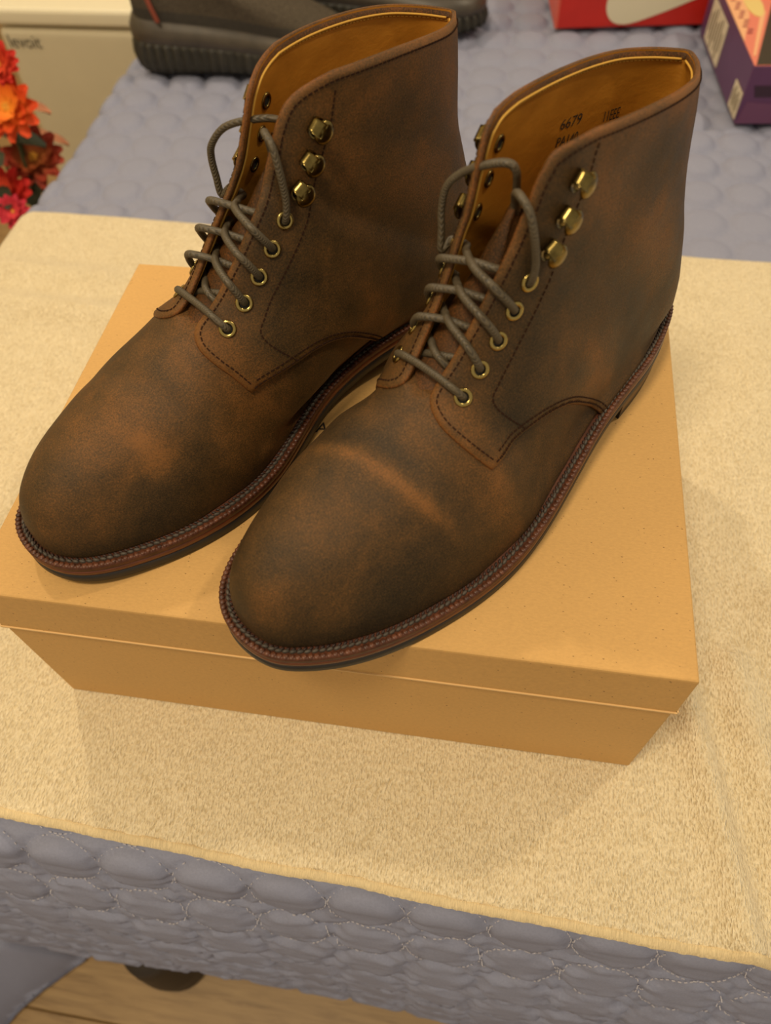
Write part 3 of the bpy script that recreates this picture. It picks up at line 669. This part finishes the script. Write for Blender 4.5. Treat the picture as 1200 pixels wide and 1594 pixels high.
front = -.0815-.040*(tx+.2)*.75+.0004*np.sin(tx*60)+.0010*nA(tx*40, tx*0); front = np.maximum(front, -.103); back = .514-.016*(tx+.44)+.0015*nB_(tx*30, tx*0+5)-.05*np.clip((-.50-tx)/.1, 0, 1)
Xt = np.repeat(tx[:, None], len(ty), 1); Yt = front[:, None]+(back-front)[:, None]*ty[None]
Zt = towel_z(Xt, Yt); Xt2 = np.where(Xt < -.430, -.430-.032*np.sin(np.clip((-.430-Xt)/.032, 0, math.pi/2))-.05*np.clip(-.48-Xt, 0, None), Xt)
edge_t = np.minimum(ty/.012, 1)[None]*np.minimum((1-ty)/.014, 1)[None]; Zt = Zt-.0045*(1-np.clip(edge_t, 0, 1))**2
# the front hem droops a little over the rolled edge of the bed
Zt = Zt-np.where(Yt < -.078, (np.clip(-.078-Yt, 0, None))**2*9.0, 0)
nx, ny = Xt.shape; top = np.stack([Xt2, Yt, Zt], -1).reshape(-1, 3); low = top-[0, 0, .0042]
ringi = [i*ny for i in range(nx)]+[(nx-1)*ny+j for j in range(1, ny)]+[i*ny+ny-1 for i in range(nx-2, -1, -1)]+[j for j in range(ny-2, 0, -1)]
Ft = grid_faces(nx, ny); m_ = len(top)
Ft += [(ringi[k], ringi[(k+1) % len(ringi)], m_+(k+1) % len(ringi), m_+k) for k in range(len(ringi))]
towel = mk('towel', np.concatenate([top, low[ringi]]), Ft, M_terry); tag(towel, 'cream terry towel spread flat across the quilt under the box', 'towel')
hx = np.arange(-.60, .78, .0022); hf = np.interp(hx, tx, front); V = []
for k, x in enumerate(hx):
    xw = x if x >= -.43 else float(np.interp(x, tx, Xt2[:, 0])); rib = .0005*math.sin(x*2600)+.0006*random.random()
    for f in (-.0010, .0006, .0018, .0032, .0045):
        y = hf[k]+f; z = float(towel_z(np.array(x), np.array(y)))+.0001+rib-(.0035 if f < 0 else .0010*(f < .003))-max(0, -.078-y)**2*9.0-(.0015 if f > .004 else 0)
        V.append((xw, y+.0006*random.random(), z))
mk('hem', V, grid_faces(len(hx), 5), M_hem, towel)

# ------------------------------------------------------------------ shoebox under the boots
W2, D_ = .1808, .2640; LID = .0395
box = empty('shoebox', (0, .1316, TOWEL)); tag(box, 'large kraft cardboard shoebox with its lid on, under the boots', 'box')
rbox('box_body', -W2+.0010, W2-.0010, -D_/2+.0010, D_/2-.0010, 0.0003, TOP-TOWEL-.004, M_kraft, box, .0012)
# lid: top plate and skirt as one shell, slightly rounded edges
def lid():
    H = TOP-TOWEL; prof = [(0.0, H-LID, 0), (.0002, H-LID+.012, 0), (.0004, H-.0016, .0), (.0007, H-.0005, 0), (.0014, H, 0)]
    V = []; n = 0
    for (ins, z, _) in prof:
        for (sx, sy) in ((-1, -1), (1, -1), (1, 1), (-1, 1)):
            r = .0008
            for k in range(4):
                a = {(-1, -1): math.pi, (1, -1): 1.5*math.pi, (1, 1): 0, (-1, 1): .5*math.pi}[(sx, sy)]+k*math.pi/6
                V.append((sx*(W2-ins-r)+r*math.cos(a), sy*(D_/2-ins-r)+r*math.sin(a), z))
    n = 16; F = grid_faces(len(prof), n, True)+[tuple(range((len(prof)-1)*n, len(prof)*n))]
    return mk('lid', V, F, M_kraft, box, False)
lid_o = lid()
m = MB(); H = TOP-TOWEL
for (sx, sy, lx, ly) in ((0, -1, W2, .0007), (0, 1, W2, .0007), (-1, 0, .0007, D_/2), (1, 0, .0007, D_/2)):
    m.box((sx*(W2+.0001), sy*(D_/2+.0001), H-LID+.0004), (lx, 0, 0), (0, ly, 0), (0, 0, .0005))
m.build('lid_edge', M_kraft_edge, lid_o, False)  # paler strip standing proud to catch light along the lid's lower edge
letters = MB()
for k, ch in enumerate('GRANT STONE'):
    if ch == ' ': continue
    V, F = text_mesh(ch, .0112); cx = (V[:, 0].min()+V[:, 0].max())/2
    V = V.copy(); V[:, 0] = (V[:, 0]-cx)*.95+(-.0206+(k-2)*.0090); V[:, 1] += .1248-.1316; V[:, 2] = H+.00025
    letters.add(V, F)
letters.build('lid_lettering', M_ink, lid_o, False)

boot_b = build_boot('B', POSE_B, 'brown lace-up leather boot nearest the camera, right one of the pair on the kraft box')
boot_a = build_boot('A', POSE_A, 'brown lace-up leather boot on the left half of the kraft box, partly behind the other')
# ------------------------------------------------------------------ sneakers at the back of the bed
M_sn_sole = plain('dark_olive_rubber', (.032, .028, .018), .5, 0, 200, .2, .1, .0004)
M_sn_mid = plain('smoky_brown_midsole', (.058, .045, .031), .42, 0, 60, .2)
M_sn_knit = plain('charcoal_brown_knit', (.075, .060, .043), .9, 0, 420, .35, .7, .0012, .1, stretch=(1, 1, 2))
M_sn_trim = plain('dark_knit_trim', (.034, .028, .020), .85, 0, 300, .2)
M_sn_lace = plain('grey_brown_shoe_lace', (.085, .070, .050), .85, 0, 500, .3, .4, .0006)
M_sn_tab = plain('rust_red_pull_tab', (.24, .05, .025), .8)
def sneaker(label, loc, rz):
    root = empty('sneaker', loc, rz); tag(root, label, 'sneaker', 'pair of dark sneakers on the quilt')
    N = 220; th = np.linspace(0, 2*math.pi, N, endpoint=False); Ls = .305
    cx = .5*(1-np.cos(th)); sd = np.sign(np.sin(th))
    hw = np.array([0, .026, .040, .0425, .0415, .042, .046, .050, .049, .043, .030, 0]); hx = np.array([0, .02, .08, .18, .32, .45, .58, .70, .80, .89, .96, 1.0])
    s_ = np.arccos(1-2*hx)/math.pi; wv = cspl(s_, hw, np.arccos(np.clip(1-2*cx, -1, 1))/math.pi)
    base = np.stack([cx*Ls, sd*wv], 1); T = np.roll(base, -1, 0)-np.roll(base, 1, 0); T /= np.linalg.norm(T, axis=1)[:, None]; Nn = np.stack([T[:, 1], -T[:, 0]], 1)
    if np.mean((base-[Ls/2, 0])[N//4]*Nn[N//4]) > 0: Nn = -Nn
    Nn = np.where((((base+Nn*.001)-[Ls/2, 0])**2).sum(1, keepdims=True) < ((base-[Ls/2, 0])**2).sum(1, keepdims=True), Nn, -Nn)
    d = np.concatenate([[0], np.cumsum(np.linalg.norm(np.diff(base, axis=0), axis=1))]); rib = .5+.5*np.sign(np.sin(d/.0117*2*math.pi))*np.abs(np.sin(d/.0117*2*math.pi))**.5
    zl = lambda h, t: (h+(t-h)*np.clip(cx*1.05, 0, 1))
    def ring(ins, z, ribs=0.0, sx=1.0, x0=0.0):
        p = base+Nn*(ins+ribs*(1-rib))[:, None] if np.ndim(ins) or ribs else base+Nn*ins
        return np.stack([x0+p[:, 0]*sx, p[:, 1], np.broadcast_to(z, (N,))], 1)
    st, mt = zl(.041, .024), zl(.066, .042)
    R = [ring(.012, zl(.001, .010)), ring(.004, zl(.003, .010)), ring(np.full(N, -.001), st*.25, .007), ring(np.full(N, -.003), st*.55, .008), ring(np.full(N, -.001), st*.85, .007), ring(.002, st), ring(.006, st+.001)]
    mk('ribbed_sole', np.concatenate(R), grid_faces(len(R), N, True)+[tuple(range(N))], M_sn_sole, root)
    R = [ring(.004, st-.002), ring(.0005, st+.002), ring(.001, st*.5+mt*.5), ring(.006, mt-.003), ring(.010, mt)]
    mk('midsole', np.concatenate(R), grid_faces(len(R), N, True), M_sn_mid, root)
    R = []
    for h in np.linspace(0, 1, 12):
        R.append(ring(.0095+.010*h**1.6, mt-.002+h*(zl(.048, .060)), 0, 1-.50*h**1.25, .002*h))
    top = R[-1]; R.append(top*[.97, .86, 1]+[.003, 0, .003]); R.append(top*[.92, .74, 1]+[.006, 0, -.004]); R.append(top*[.9, .7, 1]+[.008, 0, -.045])
    mi = [1 if i < 3 else 0 for i in range(len(R)-1) for _ in range(N)]
    mk('knit_upper', np.concatenate(R), grid_faces(len(R), N, True), [M_sn_knit, M_sn_trim], root, True, mi)
    for k in range(5):
        x = .135+.019*k; zt = .113-.0155*k; w = .030-.001*k
        P = catmull([(x-.006, -w, zt-.020), (x-.002, -w*.6, zt-.002), (x+.004, 0, zt+.007), (x+.008, w*.6, zt-.002), (x+.010, w, zt-.020)], 6)
        V, F = tube_arrays(P, .0032, 8, .6); mk('shoe_lace', V, F, M_sn_lace, root)
    P = catmull([(.052, -.039, .064), (.048, -.039, .078), (.043, -.036, .094), (.036, -.031, .110)], 6)
    V, F = tube_arrays(P, .0065, 8, .45); mk('pull_tab', V, F, M_sn_tab, root)
    return root
sneaker('dark sneaker with ribbed sole, side-on behind the left boot', (-.425, .848, BED+.008), 0.0)
sneaker('dark sneaker lying behind the other sneaker, mostly hidden by the boot', (-.285, .985, BED+.008), -.04)

# ------------------------------------------------------------------ red shoebox
M_red = plain('glossy_red_card', (.52, .018, .010), .38, 0, 25, .08); M_white = plain('cream_white_print', (.72, .66, .48), .5); M_redd = plain('red_lid_card', (.50, .017, .010), .38)
rb_ = empty('shoebox', (.111, .965, BED+.0085), math.radians(6.9)); tag(rb_, 'red shoebox with a big white curved tick on its front', 'box')
rbox('box_body', .002, .328, .002, .208, 0, .075, M_red, rb_, .0015); rbox('lid', 0, .330, 0, .210, .072, .118, M_redd, rb_, .002)
lowc = catmull([(.066, .040), (.064, .028), (.067, .016), (.075, .007), (.087, .0035), (.100, .0045), (.118, .0095), (.150, .0205), (.190, .036), (.230, .051), (.300, .071)], 6)
upc = catmull([(.300, .0718), (.215, .056), (.160, .047), (.128, .045), (.112, .051), (.108, .062), (.112, .071), (.084, .071), (.072, .058), (.066, .040)], 6)[1:-1]
pl = np.concatenate([lowc, upc]); from mathutils.geometry import tessellate_polygon
tri = tessellate_polygon([[Vector((x, z, 0)) for x, z in pl]])
mk('tick_logo', [(x, .0012, z) for x, z in pl]+[(x, .0022, z) for x, z in pl], [tuple(t) for t in tri]+[tuple(i+len(pl) for i in t) for t in tri], M_white, rb_, False)
rbox('end_strip', .0005, .004, .0008, .2, 0.001, .072, plain('pale_red_edge', (.62, .10, .06), .5), rb_, 0)

# ------------------------------------------------------------------ purple box with a pink printed lid
M_pur = plain('purple_card', (.105, .035, .105), .42, 0, 20, .06); M_pur2 = plain('dark_purple_print', (.035, .012, .028), .45); M_pur3 = plain('mauve_print', (.145, .050, .115), .45)
M_pink = plain('coral_pink_print', (.70, .20, .135), .45); M_peach = plain('peach_print', (.78, .42, .22), .45); M_blk = plain('black_print', (.018, .014, .010), .4); M_oval = plain('straw_yellow_print', (.72, .55, .20), .5)
M_lab = plain('cream_label_paper', (.66, .58, .42), .6); M_labink = plain('label_ink', (.20, .155, .10), .7)
pb = empty('shoebox', (.318, .744, BED+.0085), math.radians(5)); tag(pb, 'purple shoebox with a coral and black printed top, at the right edge', 'box')
HB = .062
rbox('box_body', 0, .30, 0, .225, 0, HB, M_pur, pb, .0012)
def flat(name, pts, mat, plane, par, lift=.0006):
    n = len(pts); f = {'top': lambda a, b, e: (a, b, HB+e), 'front': lambda a, b, e: (a, -e, b), 'left': lambda a, b, e: (-e, a, b)}[plane]
    tr = tessellate_polygon([[Vector((a, b, 0)) for a, b in pts]])
    return mk(name, [f(a, b, lift) for a, b in pts]+[f(a, b, lift*.2) for a, b in pts], [tuple(t) for t in tr]+[(k, (k+1) % n, n+(k+1) % n, n+k) for k in range(n)], mat, par, False)
flat('coral_panel', [(.001, .001), (.299, .001), (.299, .224), (.001, .224)], M_pink, 'top', pb)
flat('black_panel', [(.003, .002), (.298, .002), (.298, .16), (.055, .16)], M_blk, 'top', pb, .0010)
flat('peach_panel', [(.001, .055), (.020, .120), (.024, .223), (.001, .223)], M_peach, 'top', pb, .0010)
flat('peach_stripe', [(.0035, .022), (.0065, .022), (.040, .128), (.034, .128)], M_peach, 'top', pb, .0011)
flat('straw_oval', [(.030+.010*math.cos(t), .150+.036*math.sin(t)) for t in np.linspace(0, 2*math.pi, 25)[:-1]], M_oval, 'top', pb, .0013)
mk_ = MB()
for k in range(16):
    y = .075+k*.0075; mk_.box((.011+.0028*math.sin(k*2.1), y, HB+.0014), (.0026, .0005, 0), (-.0003, .0016, 0), (0, 0, .0002))
tag(mk_.build('small_print', plain('faded_print_ink', (.38, .10, .085), .6), pb, False), kind='stuff')
flat('dark_band', [(.012, .030), (.298, .030), (.298, .042), (.008, .042)], M_pur2, 'front', pb); flat('mauve_band', [(.001, .001), (.298, .001), (.298, .012), (.06, .020), (.006, .025)], M_pur3, 'front', pb)
for (y0, y1, z0, z1) in ((.003, .036, .004, .032), (.118, .196, .006, .052)):
    lb = flat('label', [(y0, z0), (y1, z0), (y1, z1), (y0, z1)], M_lab, 'left', pb, .0012); q = MB()
    for k in range(7):
        yy_ = y0+(y1-y0)*(k+1)/8; q.box((-.0014, yy_, (z0+z1)/2), (.0001, 0, 0), (0, (y1-y0)*.028, 0), (0, 0, (z1-z0)*(.22+.12*((k*5) % 3))))
    tag(q.build('label_print', M_labink, lb, False), kind='stuff')

# ------------------------------------------------------------------ white air purifier standing left of the bed
M_pw = plain('warm_white_plastic', (.66, .585, .41), .42, 0, 14, .03)
pur = empty('air_purifier', (-.597, 1.11, 0)); tag(pur, 'boxy white air purifier standing on the floor left of the bed', 'air purifier')
rbox('purifier_body', -.130, .130, -.11, .11, .012, .474, M_pw, pur, .014, 4); rbox('lid', -.132, .132, -.113, .112, .478, .503, plain('lit_white_plastic', (.80, .73, .54), .35), pur, .009, 4)  # lid's brighter plastic paints in the light its top edge catches
rbox('purifier_foot', -.10, .10, -.09, .09, 0, .014, M_blk, pur, .002)
V, F = text_mesh('levoit', .028); V = V.copy(); V2 = np.stack([V[:, 0]*.86-.118, np.full(len(V), -.1112), V[:, 1]+.447], 1)
mk('brand_lettering', V2, F, plain('grey_lettering', (.10, .085, .06), .6), pur, False)

# ------------------------------------------------------------------ artificial flowers left of the bed
bq = empty('flower_bouquet', (-.56, .64, 0)); tag(bq, 'bunch of orange and red artificial flowers beside the bed', 'flowers')
vp = [(0, 0), (.045, 0), (.055, .01), (.05, .08), (.036, .17), (.040, .20), (.036, .20), (.030, .17), (0, .16)]
V = []
for r, z in vp: V += [(r*math.cos(a), r*math.sin(a), z) for a in np.linspace(0, 2*math.pi, 33)[:-1]]
mk('vase', V, grid_faces(len(vp), 32, True), plain('dark_green_glazed_vase', (.03, .05, .03), .3), bq)
def petal_mesh(name, ln, wd, cup, mat):
    V = []; nu, nv = 7, 5
    for i in range(nu):
        t = i/(nu-1); w_ = wd*math.sin(math.pi*(t*.82+.10))**.8
        for j in range(nv):
            s = -1+2*j/(nv-1); V.append((t*ln, s*w_, cup*ln*(t*t*.9)+.18*wd*s*s+.0012*math.sin(s*7+t*9)))
    me = bpy.data.meshes.new(name); me.from_pydata(V, [], grid_faces(nu, nv)); me.materials.append(mat)
    for p_ in me.polygons: p_.use_smooth = True
    return me
def petal_mat(name, c0, c1):
    m, t, n, b, L_ = nt(name); tc = objco(t); sx = n.new('ShaderNodeSeparateXYZ'); L_.new(tc, sx.inputs[0]); k = mathn(t, 'MULTIPLY', sx.outputs[0], 34.0)
    no = noise(t, 90, 2, .5, tc); r = ramp(t, mathn(t, 'ADD', k, mathn(t, 'MULTIPLY', mathn(t, 'SUBTRACT', no.outputs[0], .5), .5)), [(.1, c0), (.9, c1)]); L_.new(r.outputs[0], b.inputs['Base Color']); b.inputs['Roughness'].default_value = .7
    return m
PM = {'orange': petal_mat('orange_petal', (.85, .30, .015), (.78, .075, .008)), 'red': petal_mat('red_petal', (.62, .06, .01), (.66, .018, .012)), 'rust': petal_mat('rust_petal', (.42, .13, .02), (.34, .035, .010)), 'pink': petal_mat('pink_petal', (.70, .05, .06), (.72, .03, .08))}
M_stem = plain('olive_stem', (.06, .065, .02), .7); M_leaf = plain('dark_green_leaf', (.022, .030, .012), .65, 0, 60, .3)
M_cen = plain('yellow_flower_centre', (.75, .34, .03), .8, 0, 300, .3, .6, .001)
def flower(pos, r, kind, nrm):
    pos = np.array(pos); z = Vector(nrm).normalized(); q = z.to_track_quat('Z', 'Y')
    cv, cf = [], []
    for i, (rr, h) in enumerate(((.22, -.05), (.20, .06), (.10, .12))):
        cv += [(rr*r*math.cos(a), rr*r*math.sin(a), h*r) for a in np.linspace(0, 2*math.pi, 13)[:-1]]
    cf = grid_faces(3, 12, True)+[tuple(range(24, 36))]
    hd = mk('flower_head', cv, cf, M_cen, bq); hd.location = pos; hd.rotation_mode = 'QUATERNION'; hd.rotation_quaternion = q
    for ring_, (n, ln, cup, lift) in enumerate(((12, 1.0, .12, -.02), (10, .82, .42, .02), (8, .58, .85, .05))):
        me = petal_mesh('petal', ln*r, .24*r, cup, PM[kind])
        for k in range(n):
            o = link(bpy.data.objects.new('petal', me), hd); o.location = (0, 0, lift*r); o.rotation_euler = (.25*random.uniform(-1, 1), .18*random.uniform(-1, 1), 2*math.pi*(k+.5*ring_)/n+random.uniform(-.1, .1))
    P = catmull([pos, pos*np.array([.75, .75, 1])-[0, 0, .09], (pos[0]*.25, pos[1]*.25, .26), (0, 0, .17)], 8); V, F = tube_arrays(P, .0022, 6); mk('stem', V, F, M_stem, bq)
def leaf(pos, direc, ln, mat):
    me = petal_mesh('leaf', ln, ln*.26, -.25, mat); o = link(bpy.data.objects.new('leaf', me), bq); o.location = pos; o.rotation_mode = 'QUATERNION'; o.rotation_quaternion = Vector(direc).normalized().to_track_quat('X', 'Z')
flower((.055, .02, .585), .024, 'red', (.25, -.75, .6)); flower((.056, 0, .547), .036, 'orange', (.2, -.75, .65)); flower((.046, .02, .476), .038, 'rust', (.35, -.6, .7))
flower((.030, -.04, .463), .034, 'red', (.1, -.6, .8)); flower((.050, -.066, .458), .020, 'pink', (.3, -.6, .7)); flower((.000, .03, .530), .028, 'orange', (-.2, -.6, .75))
for p_, d_, l_ in (((.020, -.02, .500), (.5, -.5, .3), .050), ((.010, -.03, .470), (.6, -.6, .1), .055), ((.020, .0, .52), (.9, .2, -.2), .06), ((.02, .02, .44), (.5, -.7, .2), .06), ((.0, -.04, .49), (.2, -.9, .2), .05)): leaf(p_, d_, l_, M_leaf)
for p_, d_, l_ in (((.040, .04, .535), (.8, .3, -.3), .040), ((.035, .06, .485), (.8, .4, -.4), .040)): leaf(p_, d_, l_, plain('peach_leaf', (.55, .22, .11), .7))
